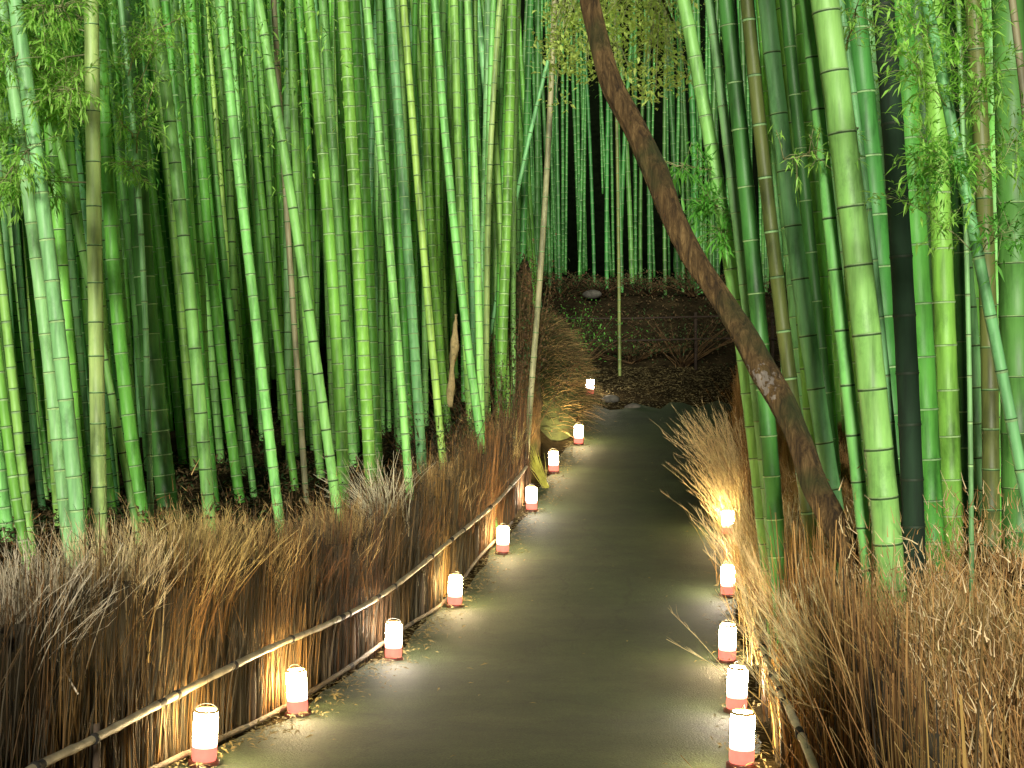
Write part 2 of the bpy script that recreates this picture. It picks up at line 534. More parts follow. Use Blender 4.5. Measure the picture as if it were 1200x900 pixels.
# (points in the photo from top to bottom, distance, width px, node spacing px, colour, node style, label)
T = [
 ([(107, 0), (111, 300), (117, 620)], 8.8, 18, 55, 'pale', 'dark', 'upright pale yellow-green bamboo with dark node rings, thickest on the left'),
 ([(-14, 180), (2, 330), (12, 420), (32, 600)], 8.4, 11, 30, 'lime', 'both', 'lime green bamboo crossing the left edge of the photo low down'),
 ([(14, 90), (37, 270), (60, 440), (80, 640)], 8.3, 15, 50, 'teal', 'both', 'left culm of the touching blue-green pair near the left edge'),
 ([(30, 90), (58, 300), (80, 500), (97, 660)], 7.8, 18, 50, 'teal', 'both', 'right and thicker culm of the touching blue-green pair near the left edge'),
 ([(40, 40), (75, 200), (103, 320), (128, 450), (163, 640)], 9.3, 9, 48, 'bright', 'dark', 'slanting green bamboo passing behind the pale yellow-green one'),
 ([(179, 0), (200, 130), (212, 250), (226, 400), (246, 610)], 10.4, 15, 50, 'bright', 'dark', 'smooth bright green bamboo standing clear of the dark gap beside it'),
 ([(193, 0), (207, 130), (220, 260), (232, 380)], 12.2, 10, 30, 'green', 'pale', 'mid green bamboo half hidden behind the smooth bright green one'),
 ([(258, 0), (270, 120), (286, 260), (300, 370), (326, 600)], 11.3, 12, 26, 'bright', 'both', 'bright bamboo with close-set nodes ending above the third fence tuft'),
 ([(305, 0), (316, 100), (336, 200), (353, 300), (372, 420), (393, 590)], 12.0, 12, 40, 'bright', 'dark', 'fresh green bamboo bending left at mid height, base above the brush fence'),
 ([(222, 0), (235, 120), (245, 300), (262, 450), (284, 600)], 12.6, 12, 24, 'green', 'both', 'mid green bamboo with short internodes, between two bright culms'),
 ([(320, 0), (330, 130), (338, 300), (350, 450), (362, 630)], 12.6, 7, 30, 'tan', 'dark', 'slender dry grey-tan culm ending just above the fence brush'),
 ([(145, 40), (155, 120), (163, 250), (172, 420)], 9.9, 7, 40, 'teal', 'both', 'slender blue-green culm among leaves right of the pale bamboo'),
 ([(128, 250), (138, 350), (148, 480), (170, 620)], 10.6, 16, 45, 'green', 'both', 'thick mid green bamboo just right of the pale yellow-green one'),
 ([(160, 180), (170, 330), (180, 450), (198, 600)], 11.5, 24, 36, 'deep', 'pale', 'broad shaded bamboo left of the smooth bright green one'),
 ([(0, 440), (10, 520), (25, 620)], 7.8, 12, 40, 'green', 'both', 'leaning green bamboo at the very left edge above the silver tuft'),
 ([(66, 240), (74, 330), (84, 470), (96, 620)], 10.0, 16, 44, 'green', 'dark', 'mid green bamboo filling the gap left of the pale culm'),
 ([(238, 0), (240, 60), (252, 200), (268, 350)], 12.9, 8, 24, 'bright', 'both', 'slim bright culm rising behind the upper trunks left of centre'),
 ([(360, 0), (375, 110), (379, 200), (390, 350), (402, 540)], 13.0, 14, 32, 'green', 'both', 'thick mid green bamboo above the first tall tuft gap'),
 ([(402, 0), (410, 120), (418, 290), (428, 420), (434, 560)], 13.4, 15, 18, 'green', 'both', 'mid green bamboo with very close rings above the white root tuft'),
 ([(430, 0), (440, 130), (457, 300), (468, 400), (479, 575)], 13.6, 10, 18, 'bright', 'both', 'bright narrow bamboo ending beside the white spiky root tuft'),
 ([(415, 0), (424, 140), (431, 300), (438, 440)], 14.4, 13, 16, 'green', 'both', 'green culm with dense node rings left of the bright narrow one'),
 ([(457, 0), (467, 150), (479, 300), (494, 540)], 15.0, 12, 16, 'teal', 'pale', 'greyish blue-green bamboo ending in the dark bank brush'),
 ([(473, 0), (483, 150), (498, 300), (512, 470)], 15.5, 9, 22, 'lime', 'dark', 'lime bamboo with smooth stem ending on the dark brown bank'),
 ([(510, 0), (520, 150), (536, 300), (555, 440), (563, 520)], 16.2, 10, 16, 'bright', 'both', 'bright bamboo meeting its upright twin in a V at the bank'),
 ([(548, 0), (552, 120), (560, 300), (564, 515)], 16.4, 9, 18, 'bright', 'both', 'upright bright twin of the V shaped pair at the bank'),
 ([(497, 0), (500, 120), (506, 300), (520, 450)], 17.2, 9, 15, 'green', 'both', 'mid green culm behind the lime one'),
 ([(532, 0), (538, 180), (541, 300), (548, 420)], 17.6, 10, 20, 'lime', 'both', 'lime culm rising between the two arms of the V pair'),
 ([(586, 0), (577, 130), (571, 310)], 18.0, 7, 24, 'pale', 'dark', 'pale culm tilting right at the top near the dark stump'),
 ([(600, 0), (597, 150), (592, 310)], 18.6, 12, 15, 'green', 'both', 'last thick green bamboo on the left before the dark opening'),
 ([(572, 0), (570, 150), (566, 310)], 18.9, 9, 17, 'teal', 'pale', 'blue-green bamboo behind the pale right-tilting culm'),
 ([(622, 0), (618, 120), (612, 320)], 21.0, 8, 14, 'deep', 'pale', 'shaded bamboo at the left margin of the dark opening'),
 ([(646, 55), (624, 150), (603, 235), (592, 300)], 20.0, 5, 30, 'teal', 'dark', 'thin culm slanting strongly to the right against the dark opening'),
 ([(650, 0), (647, 60), (635, 300), (628, 385)], 19.5, 7, 34, 'tan', 'dark', 'bare tan-grey culm standing alone at the mound'),
 ([(462, 180), (470, 330), (475, 430)], 16.5, 11, 18, 'green', 'both', 'green bamboo behind the greyish blue-green one'),
 ([(444, 0), (449, 120), (455, 260), (462, 400)], 15.8, 9, 15, 'bright', 'both', 'light culm close behind the bright narrow bamboo'),
 ([(378, 0), (388, 130), (398, 300), (410, 470)], 15.0, 11, 20, 'bright', 'both', 'light green bamboo right of the bending fresh green one'),
 ([(284, 0), (296, 140), (318, 330), (344, 560)], 13.2, 9, 30, 'green', 'dark', 'mid green bamboo left of the slender grey-tan culm'),
 ([(340, 0), (345, 150), (356, 330), (374, 540)], 14.0, 10, 24, 'lime', 'both', 'lime tinted bamboo between the grey-tan culm and a thick one'),
 # right of the path
 ([(800, 0), (822, 100), (838, 200), (853, 300), (872, 420), (893, 600)], 8.6, 17, 36, 'bright', 'both', 'light bamboo passing behind the leaning tree, leftmost thick one on the right'),
 ([(832, 0), (846, 133), (860, 233), (869, 300), (885, 450), (900, 600)], 8.2, 12, 42, 'teal', 'pale', 'narrow blue-green bamboo alongside the leftmost thick one'),
 ([(850, 0), (866, 133), (882, 300), (895, 450), (908, 600)], 7.9, 20, 62, 'deep', 'pale', 'deep shaded bamboo behind the leaning tree bend'),
 ([(875, 0), (890, 133), (906, 300), (918, 380), (936, 520)], 7.5, 17, 60, 'olive', 'both', 'olive brown bamboo right of the deep shaded one'),
 ([(898, 0), (915, 150), (934, 300), (952, 430), (976, 580)], 7.3, 21, 70, 'teal', 'dark', 'smooth blue-green bamboo curving down behind the leaning tree'),
 ([(920, 0), (936, 150), (950, 300), (966, 450)], 8.6, 15, 60, 'deep', 'pale', 'shaded bamboo left of the brightest pair'),
 ([(946, 0), (957, 133), (968, 230), (980, 320), (997, 467), (1012, 630)], 6.3, 17, 67, 'bright', 'dark', 'narrower left culm of the brightest pair on the right'),
 ([(966, 0), (984, 130), (995, 210), (1005, 320), (1022, 450), (1031, 530), (1043, 670)], 6.1, 34, 79, 'bright', 'dark', 'thickest and brightest bamboo with evenly spaced dark rings'),
 ([(993, 60), (1008, 180), (1024, 300), (1036, 420), (1053, 600)], 6.6, 10, 72, 'teal', 'both', 'thin blue-green culm hugging the right side of the brightest bamboo'),
 ([(1000, 0), (1013, 110), (1028, 280), (1042, 450), (1056, 620)], 7.4, 28, 70, 'deep', 'both', 'shaded green bamboo between the brightest and the unlit one'),
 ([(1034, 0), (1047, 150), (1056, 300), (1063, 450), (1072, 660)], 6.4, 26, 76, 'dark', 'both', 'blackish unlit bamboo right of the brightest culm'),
 ([(1055, 0), (1066, 150), (1074, 300), (1083, 450), (1092, 620)], 7.1, 28, 77, 'green', 'pale', 'broad mid green bamboo with pale rings, just right of the unlit one'),
 ([(1092, 0), (1098, 150), (1104, 300), (1110, 450), (1116, 620)], 7.4, 25, 72, 'green', 'pale', 'second broad mid green bamboo with pale rings from the unlit one'),
 ([(1120, 200), (1126, 400), (1131, 620)], 8.0, 14, 60, 'deep', 'pale', 'shaded blue-green bamboo left of the thin bright culm'),
 ([(1129, 180), (1134, 350), (1138, 600)], 6.2, 6, 60, 'teal', 'both', 'thinnest upright bright culm on the right'),
 ([(1140, 0), (1149, 150), (1156, 300), (1160, 450), (1161, 640)], 7.0, 20, 68, 'olive', 'dark', 'olive brown bamboo with dark rings near the right edge'),
 ([(1087, 0), (1110, 133), (1130, 220), (1146, 300), (1163, 373), (1178, 450), (1205, 600)], 5.3, 14, 77, 'teal', 'both', 'leaning blue-green bamboo slanting down to the right edge'),
 ([(1180, -20), (1186, 150), (1188, 300), (1192, 450), (1194, 640)], 7.0, 38, 92, 'deep', 'dark', 'very broad shaded bamboo at the right edge'),
 ([(1186, 0), (1196, 80), (1212, 250)], 5.6, 9, 70, 'tan', 'both', 'thin pale culm in the top right corner'),
]
culms = []
for pts, d, w, sp, mat, style, label in T:
    P = [W(px, py_, d) for px, py_ in pts]
    o, C = make_culm(P, w, d, sp, mat, style, sides=16 if w > 20 else 12)
    o.name = 'bamboo'
    grp = 'large bamboo culms right of the path' if pts[-1][0] > 800 else 'bamboo culms of the left grove'
    tag(o, label, 'bamboo', grp)
    culms.append((o, C, d, pts, label))


# the crowd of culms behind them
def fill(n, xr, dfun, wdia, sp_m, mats, label, group, leanfun, gap=None, styles=('both', 'pale', 'dark')):
    placed = []
    tries = 0
    while len(placed) < n and tries < 5000:
        tries += 1
        px = random.uniform(*xr)
        if gap and gap(px): continue
        d = dfun(px)
        x = (px - CX) * d / F
        if any((x - a) ** 2 + (d - b) ** 2 < .04 for a, b in placed): continue
        if lx(d) - .5 < x < rx(d) + .6 and d < 30: continue
        placed.append((x, d))
        gz = float(ground(x, d))
        dia = random.uniform(*wdia)
        lean = leanfun(px) + random.gauss(0, .018)
        bow = random.uniform(-.006, .006)
        H = CAMZ + HOR * d / F + 1.2 - gz
        P = [Vector((x + lean * t * H + bow * (t * H) ** 2, d + random.choice((-1, 1)) * .02 * t * H, gz + t * H)) for t in (0, .35, .7, 1)]
        o, C = make_culm(P, dia * F / d, d, random.uniform(*sp_m) * F / d, random.choice(mats), random.choice(styles),
                         top=gz + H, sides=8)
        tag(o, label, 'bamboo', group)


def dl(px): return 8.6 + max(px, 0) / 560 * 8.6
fill(96, (-90, 604), lambda p: dl(p) + random.uniform(.7, 3.8), (.062, .098), (.15, .27), ['green', 'green', 'bright', 'lime', 'teal', 'bright', 'bright'],
     'green bamboo culm crowded just behind the front row of the left grove', 'second row bamboo in the left grove', lambda p: -.11 + .11 * max(p, 0) / 600)
fill(62, (-110, 612), lambda p: dl(p) + random.uniform(3.8, 8), (.08, .12), (.17, .28), ['green', 'green', 'lime', 'bright', 'teal'],
     'dim bamboo culm deep inside the left grove', 'deep rows of bamboo in the left grove', lambda p: -.10 + .10 * max(p, 0) / 600)
fill(30, (600, 900), lambda p: random.uniform(33.8, 44), (.09, .16), (.3, .5), ['deep'],  # deep green only: lack of light painted into the far culms
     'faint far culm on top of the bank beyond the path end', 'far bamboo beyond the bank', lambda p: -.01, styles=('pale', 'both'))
fill(36, (850, 1290), lambda p: random.uniform(8.4, 14) + max(0, (930 - p)) * .06, (.11, .17), (.26, .36), ['green', 'green', 'green', 'bright', 'teal'],
     'shaded bamboo culm behind the front row right of the path', 'rear bamboo right of the path', lambda p: -.10 + (p - 850) * .00012)
fill(15, (790, 880), lambda p: random.uniform(19, 30), (.08, .13), (.24, .34), ['green', 'teal', 'deep'],
     'slim culm seen between the leaning tree and the dark opening', 'bamboo behind the leaning tree', lambda p: -.09)

# what lies deeper still, past the three hundred that show largest
mb = MB()
for i in range(620):
    if i < 450:
        px = random.uniform(-190, 640); d = dl(px) + random.uniform(5.5, 15); lean = -.08
    elif i < 550:
        px = random.uniform(860, 1420); d = random.uniform(14, 25) + max(0, 960 - px) * .08; lean = -.07
    else:
        px = random.uniform(520, 960); d = random.uniform(43, 66); lean = -.01
    x = (px - CX) * d / F
    if lx(d) - .6 < x < rx(d) + .8 and d < 32: continue
    gz = float(ground(x, d)); H = CAMZ + HOR * d / F + 1 - gz
    lean += random.gauss(0, .02); r = random.uniform(.045, .07)
    P, R, Mi = [], [], []
    z = 0; sp_ = random.uniform(.2, .34); mm = random.choice((0, 0, 1, 2)) if i < 550 else 1  # farthest culms all deep green, their dimness painted in
    while z < H:
        for dz, q, m_ in ((0, 1.0, mm), (sp_ * .9, .97, mm), (sp_ * .95, 1.05, 3)):
            P.append(Vector((x + lean * (z + dz), d, gz + z + dz))); R.append(r * q); Mi.append(m_)
        z += sp_
    mb.tube(P, R, 6, mats=Mi)
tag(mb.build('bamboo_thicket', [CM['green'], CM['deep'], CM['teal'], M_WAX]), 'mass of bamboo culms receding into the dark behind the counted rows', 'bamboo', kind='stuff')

# ------------------------------------------------------------------ sprays of leaves on the culms


def spray(parent, a, b, leafmat, nt=14, nl=9, ll=.10, lw=.017, spread=.24, droop=.05, twigr=.004, t0=.12):
    """a branch from a to b with side twigs; leaves are a sub-part"""
    o = parent.location
    tw, lv = MB(), MB()
    a, b = Vector(a), Vector(b)
    D = b - a
    main = [a + D * t + Vector((0, 0, -droop * D.length * (t * t) * 1.5)) + Vector((random.gauss(0, .01), random.gauss(0, .01), random.gauss(0, .01))) for t in (0, .25, .5, .75, 1)]
    tw.tube(main, [twigr * 1.6, twigr * 1.3, twigr, twigr * .8, twigr * .5], 5)
    for i in range(nt):
        t = random.uniform(t0, 1)
        k = min(3, int(t * 4)); q = t * 4 - k
        p = main[k].lerp(main[k + 1], q)
        dr = (D.normalized() * random.uniform(.2, 1) + Vector((random.gauss(0, .7), random.gauss(0, .7), random.gauss(0, .55)))).normalized()
        L = random.uniform(.4, 1) * spread
        e = p + dr * L
        e.z -= droop * L * 2
        tw.tube([p, p.lerp(e, .5) + Vector((0, 0, .01)), e], [twigr * .6, twigr * .45, twigr * .3], 4)
        for j in range(nl):
            s = random.uniform(.35, 1.05)
            lp = p.lerp(e, s) + Vector((random.gauss(0, .012), random.gauss(0, .012), random.gauss(0, .012)))
            ld = dr * .6 + Vector((random.gauss(0, .6), random.gauss(0, .6), random.gauss(-.25, .45)))
            lv.leaf(lp, ld, ll * random.uniform(.6, 1.2), lw * random.uniform(.8, 1.2))
    br = tw.build('branch', M_TWIG, parent, tuple(o))
    lo = lv.build('leaves', leafmat, br, tuple(o), smooth=False)
    return br


def culm(lbl):
    for c in culms:
        if lbl in c[4]: return c
    raise KeyError(lbl)


def sp(lbl, start_py, target, leafmat, dd=0.0, **kw):
    o, C, d, pts, _ = culm(lbl)
    z = CAMZ - (start_py - HOR) * d / F
    a = C(z)
    b = W(target[0], target[1], d + dd)
    spray(o, a, b, leafmat, **kw)


A = 'upright pale yellow'
for py0, tgt, m, n in [(215, (-10, 207), M_LEAF_B, 26), (120, (10, 60), M_LEAF_B, 26), (90, (55, 75), M_LEAF_B, 24), (60, (0, 95), M_LEAF_B, 26),
                       (40, (20, 5), M_LEAF_D, 26), (20, (80, 20), M_LEAF_D, 16), (150, (60, 110), M_LEAF_B, 18)]:
    sp(A, py0, tgt, m, dd=random.uniform(.0, .5), nt=int(n * 2.3), nl=15, ll=.08, lw=.014, t0=.42)
for lb_, py0, tgt in [('left culm of the touching', 150, (-10, 150)), ('left culm of the touching', 60, (60, 40)), ('left culm of the touching', 20, (-20, 30)),
                      ('right and thicker culm', 120, (95, 90)), ('right and thicker culm', 170, (-5, 215)), ('right and thicker culm', 60, (-20, 80)), ('right and thicker culm', 10, (80, 0))]:
    sp(lb_, py0, tgt, M_LEAF_B, dd=random.uniform(-.55, -.1), nt=30, nl=14, ll=.075, lw=.013, spread=.24)
B = 'slender blue-green culm among leaves'
for py0, tgt, m, n in [(90, (160, 40), M_LEAF_B, 12), (120, (185, 30), M_LEAF_B, 14), (160, (135, 130), M_LEAF_B, 12), (200, (150, 185), M_LEAF_B, 14), (180, (180, 90), M_LEAF_B, 12),
                       (60, (215, 10), M_LEAF_B, 14)]:
    sp(B, py0, tgt, m, dd=-.35, nt=int(n * 1.5), nl=11, spread=.2, ll=.07, lw=.012)
Cc = 'leaning blue-green bamboo slanting'
for py0, tgt, m, n in [(295, (1060, 228), M_LEAF_B, 12), (240, (1200, 130), M_LEAF_B, 14), (210, (1080, 150), M_LEAF_B, 16), (130, (1060, 60), M_LEAF_B, 16), (100, (1150, 20), M_LEAF_B, 16),
                       (60, (1050, 0), M_LEAF_B, 14), (150, (1170, 60), M_LEAF_B, 16), (180, (1110, 190), M_LEAF_B, 12), (300, (1180, 260), M_LEAF_D, 10), (30, (1130, -30), M_LEAF_B, 14),
                       (220, (1075, 175), M_LEAF_D, 14)]:
    sp(Cc, py0, tgt, m, dd=random.uniform(-.3, .2), nt=int(n * 1.7), nl=11, spread=.2, ll=.06, lw=.010, twigr=.0016)
for py0, tgt, m, n in [(180, (920, 172), M_LEAF_B, 14), (150, (985, 165), M_LEAF_B, 8), (60, (1010, -10), M_LEAF_B, 12)]:
    sp('thin blue-green culm hugging', py0, tgt, m, dd=-.5, nt=n, spread=.15, ll=.06, lw=.009)
for py0, tgt, m, n in [(240, (825, 235), M_LEAF_D, 22), (200, (790, 190), M_LEAF_D, 18), (270, (845, 270), M_LEAF_D, 16)]:
    sp('light bamboo passing behind', py0, tgt, m, dd=-.2, nt=n, spread=.2)

# soft mass of leaves high up in the grove
lv = MB()
for i in range(26000):
    side = random.random()
    if side < .68:
        px = random.triangular(-60, 420, 20); yy = random.uniform(9.8, 16); pyy = random.triangular(-60, 250, -20)
    elif side < .8:
        px = random.uniform(620, 850); yy = random.uniform(24, 31); pyy = random.triangular(-40, 130, 0)
    else:
        px = random.uniform(1000, 1240); yy = random.uniform(8.5, 12); pyy = random.triangular(-60, 190, 0)
    # clumps
    cxp, cyp = math.sin(px * .06 + yy * 2.1), math.sin(pyy * .07 + yy * 1.7)
    if cxp * cyp < .05 and random.random() < .88: continue
    p = W(px, pyy, yy)
    lv.leaf(p, Vector((random.gauss(0, 1), random.gauss(0, 1), random.gauss(-.4, .6))), random.uniform(.045, .095), random.uniform(.010, .018), random.choice((0, 1, 1)))
tag(lv.build('distant_bamboo_foliage', [M_LEAF_D, M_LEAF_B], smooth=False), 'loose high bamboo foliage hanging deep among the culms', 'foliage', kind='stuff')

# ------------------------------------------------------------------ leaning tree
tp = [(1006, 690, 6.5, 39), (997, 650, 6.55, 37), (975, 605, 6.65, 36), (955, 567, 6.75, 37), (943, 533, 6.8, 34), (930, 500, 6.87, 31), (913, 467, 6.95, 34), (893, 433, 7.03, 36), (876, 400, 7.1, 35), (856, 367, 7.2, 31), (834, 333, 7.27, 28), (812, 300, 7.35, 30), (787, 250, 7.45, 30), (768, 200, 7.55, 33), (744, 150, 7.65, 31), (717, 100, 7.72, 31), (702, 50, 7.8, 27), (690, 0, 7.85, 25), (676, -60, 7.9, 25), (655, -160, 8.0, 23)]
b0 = W(1020, 720, 6.5)
b0.z = float(ground(b0.x, b0.y)) - .1
tree = empty('tree', b0)
tag(tree, 'brown leaning tree trunk slanting across the path over the bamboo', 'tree')
mb = MB()
P = [b0] + [W(a, b, d) for a, b, d, w in tp]
R = [.11] + [w * .87 * d / F / 2 for a, b, d, w in tp]
# resample
pp, rr = [], []
for i in range(len(P) - 1):
    for k in range(5):
        t = k / 5
        p0, p1, p2, p3 = P[max(i - 1, 0)], P[i], P[i + 1], P[min(i + 2, len(P) - 1)]
        q = .5 * ((2 * p1) + (-p0 + p2) * t + (2 * p0 - 5 * p1 + 4 * p2 - p3) * t * t + (-p0 + 3 * p1 - 3 * p2 + p3) * t ** 3)
        pp.append(q)
        rr.append((R[i] + (R[i + 1] - R[i]) * t) * (1 + .03 * math.sin(i * 1.1 + k * .22)))
mb.tube(pp, rr, 44, wob=lambda th, i: .06 * math.sin(3 * th + i * .13) + .035 * math.sin(7 * th - i * .21) + .03 * math.sin(17 * th + 2 * math.sin(i * .35)) + random.uniform(-.018, .018))
trunk = mb.build('trunk', M_BARK, tree, tuple(b0))
# limb with small yellow-green leaves hanging over the path
mb = MB()
lim = [W(672, -75, 7.9), W(705, -80, 8.3), W(740, -60, 9.2), W(720, -50, 10.5), W(690, -10, 11.5)]
mb.tube(lim, [.035, .03, .024, .016, .008], 8)
lim2 = [W(668, -90, 7.92), W(705, -90, 8.6), W(760, -40, 9.6), W(790, 30, 10.4)]
mb.tube(lim2, [.03, .022, .016, .008], 8)
mb.build('limb', M_BARK, tree, tuple(b0))
lv, tw = MB(), MB()
for cxp, cyp, d, sx, sy, n in [(690, 25, 11.4, 36, 34, 420), (665, 50, 11.6, 16, 40, 200), (775, 40, 10.4, 26, 42, 330), (720, 85, 11.0, 22, 22, 120), (745, 20, 10.8, 30, 22, 200)]:
    for j in range(max(8, n // 12)):
        c = W(cxp + random.gauss(0, sx * .7), cyp + random.gauss(0, sy * .7), d + random.gauss(0, .25))
        s = W(cxp, cyp - sy * 1.5, d)
        tw.tube([s, s.lerp(c, .5) + Vector((0, 0, .06)), c], [.006, .004, .002], 4)
        for i in range(30):
            p = c + Vector((random.gauss(0, .075), random.gauss(0, .1), random.gauss(0, .06)))
            lv.leaf(p, Vector((random.gauss(0, 1), random.gauss(0, 1), random.gauss(-.3, .5))), random.uniform(.035, .07), random.uniform(.02, .036), 0)
cr = lv.build('crown', M_LEAF_Y, tree, tuple(b0), smooth=False)
tw.build('twigs', M_TWIG, cr, tuple(b0))

# ------------------------------------------------------------------ left brush fence
def fl(y): return lx(y) - .22


def fence_strip(y0, y1, xf, per_m, h, hr, mats_p, r, lean=(0, 0), thick=.05, side=1, seg=3, base=None, tip=None):
    n = int((y1 - y0) * per_m)
    y = rng.uniform(y0, y1, n)
    x = np.array([xf(v) for v in y]) + rng.normal(0, thick, n)
    z = zp(y) + (0 if base is None else base) + rng.uniform(-.03, .03, n)
    P0 = np.stack([x, y, z], 1)
    D = np.stack([rng.normal(lean[0], .035, n), rng.normal(lean[1], .045, n), np.ones(n)], 1)
    D /= np.linalg.norm(D, axis=1)[:, None]
    L = np.clip(rng.normal(h, hr, n), .1, None)
    R = rng.uniform(r * .5, r * 1.2, n) * np.where(rng.random(n) < .12, 2.0, 1)
    bend = np.stack([rng.normal(side * .01, .03, n), rng.normal(0, .05, n), -np.abs(rng.normal(0, .02, n))], 1)
    bid = np.floor(y / .17 + .4 * np.sin(y * 3)).astype(int)
    bh = np.sin(bid * 12.9898) * 43758.5453; bh = bh - np.floor(bh)
    L = L * (.93 + .13 * bh)
    P0[:, 0] += .02 * np.cos(2 * np.pi * (y / .17 + .4 * np.sin(y * 3)))
    m = np.where(rng.random(n) < .55, np.minimum((bh * len(mats_p)).astype(int), len(mats_p) - 1), rng.choice(len(mats_p), n, p=mats_p))
    return strands(P0, D, L, R, bend, seg, m)


# slabs at back so that no light shows between the twigs
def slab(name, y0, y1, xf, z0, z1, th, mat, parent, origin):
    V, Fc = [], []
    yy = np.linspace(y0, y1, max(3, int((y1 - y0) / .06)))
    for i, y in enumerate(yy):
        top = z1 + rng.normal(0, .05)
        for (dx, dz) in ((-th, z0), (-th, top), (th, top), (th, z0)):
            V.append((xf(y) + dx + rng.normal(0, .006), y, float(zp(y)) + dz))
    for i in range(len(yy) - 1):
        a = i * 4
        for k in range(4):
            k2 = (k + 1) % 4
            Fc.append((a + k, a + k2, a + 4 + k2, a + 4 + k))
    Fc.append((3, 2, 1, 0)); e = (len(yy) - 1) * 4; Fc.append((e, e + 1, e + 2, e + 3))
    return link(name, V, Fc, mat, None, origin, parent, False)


fo = (fl(5), 5.0, float(zp(5)))
lf = empty('brush_fence', fo)
tag(lf, 'tall dark brushwood fence with bamboo rail along the left side of the path', 'fence')
edges = [2.4, 4.2, 6.2, 8.0, 9.8, 11.6, 13.4, 15.2, 17.0, 18.6]
for i in range(len(edges) - 1):
    a, b = edges[i], edges[i + 1]
    sl = slab('brush_panel', a, b - .01, lambda y: fl(y) - .10, -.05, .92, .05, M_REED, lf, fo)
    ch = [fence_strip(a, b, lambda y: fl(y) + .0, 150, .62, .06, [.6, .25, .15], .0045, thick=.02),
          fence_strip(a, b, lambda y: fl(y) - .07, 210, 1.04 + .008 * a, .12, [.25, .55, .20], .005, thick=.035)]
    v, f, m = merge(ch)
    link('twigs', v, f, [M_REED, M_BRUSH, M_BRUSH2], m, fo, sl, False)
# posts
for y in (6.55, 8.55, 10.6, 12.75, 15.05, 17.3):
    mb = MB()
    x, z = fl(y) + .02, float(zp(y))
    mb.tube([(x, y, z - .1), (x + .003, y, z + .2), (x, y, z + .40)], [.026, .025, .024], 10)
    mb.build('post', M_STAKE, lf, fo)
# the rail, sagging as in the photo, found on the fence line
rail_px = [(-60, 955), (50, 895), (110, 866), (200, 818), (262, 786), (322, 757), (385, 731), (440, 702), (482, 672), (520, 640), (552, 614), (580, 590), (600, 568), (617, 547)]
def on_line(px, xf):
    lo, hi = 3.0, 24.0
    for _ in range(50):
        m = (lo + hi) / 2
        if xf(m) * F / m + CX < px: lo = m
        else: hi = m
    return lo
RP = []
for px, pyy in rail_px:
    d = on_line(px, lambda y: fl(y) + .075)
    RP.append(W(px, pyy, d))
def resample(P, n):
    out = []
    for i in range(len(P) - 1):
        for k in range(n):
            t = k / n
            p0, p1, p2, p3 = P[max(i - 1, 0)], P[i], P[i + 1], P[min(i + 2, len(P) - 1)]
            out.append(.5 * ((2 * p1) + (-p0 + p2) * t + (2 * p0 - 5 * p1 + 4 * p2 - p3) * t * t + (-p0 + 3 * p1 - 3 * p2 + p3) * t ** 3))
    out.append(P[-1])
    return out
def pole(P, r, every=5, seed=1):
    q = resample(P, 10)
    rs, ms = [], []
    rnd = random.Random(seed)
    nxt = every
    for i in range(len(q)):
        if i == nxt:
            rs.append(r * 1.16); ms.append(1 if rnd.random() < .3 else 0); nxt = i + rnd.randint(every - 1, every + 3)
        else:
            rs.append(r * (1 + .05 * math.sin(i * 1.3))); ms.append(0)
    mb = MB(); mb.tube(q, rs, 10, mats=ms)
    return mb, q
mb, q = pole(RP, .020)
mb.build('rail', [M_RAIL, M_ROPE], lf, fo)
for i in range(9, len(q) - 3, 11):
    mb = MB()
    d = (q[i + 1] - q[i]).normalized()
    mb.tube([q[i] - d * .02, q[i] - d * .01, q[i] + d * .01, q[i] + d * .02], [.022, .027, .027, .022], 10)
    mb.build('rope_tie', M_ROPE, lf, fo)
# low pole lying along the foot
BP = [Vector((fl(y) + .09 + .02 * math.sin(y * 2), y, float(zp(y)) + .07 + .03 * math.sin(y * 1.3))) for y in np.arange(5, 17.5, .9)]
mb, q2 = pole(BP, .016, seed=5)
mb.build('foot_rail', [M_STAKE, M_ROPE], lf, fo)

# ------------------------------------------------------------------ right brush fence
def fr(y): return rx(y) + .24
ro = (fr(4), 4.0, float(zp(4)))
rf = empty('brush_fence', ro)
tag(rf, 'brushwood fence with rope-bound pale rail along the right side of the path', 'fence')
edges = [1.9, 3.6, 5.4, 7.2, 9.0, 10.8, 12.6, 14.4, 16.2, 18.2, 20.4, 22.4]
for i in range(len(edges) - 1):
    a, b = edges[i], edges[i + 1]
    sl = slab('brush_panel', a, b - .01, lambda y: fr(y) + .12, -.05, .88, .05, M_REED, rf, ro)
    v, f, m = merge([fence_strip(a, b, lambda y: fr(y), 150, .6, .07, [.3, .4, .3], .0045, thick=.02, side=-1),
                     fence_strip(a, b, lambda y: fr(y) + .08, 190, 1.1, .13, [.15, .5, .35], .005, thick=.035, side=-1)])
    link('twigs', v, f, [M_REED, M_GOLD2, M_GOLD], m, ro, sl, False)
for y in (5.0, 6.9, 9.0, 11.1, 13.4, 15.8):
    mb = MB()
    x, z = fr(y) - .04, float(zp(y))
    mb.tube([(x, y, z - .1), (x, y, z + .3), (x, y, z + .58)], [.032, .031, .029], 10)
    mb.build('post', M_STAKE, rf, ro)
RR = [Vector((fr(y) - .10, y, float(zp(y)) + .52 + .03 * math.sin(y * 1.1))) for y in np.arange(3.8, 16.5, .8)]
mb, q3 = pole(RR, .017, every=4, seed=3)
mb.build('rail', [M_SILVER, M_ROPE], rf, ro)
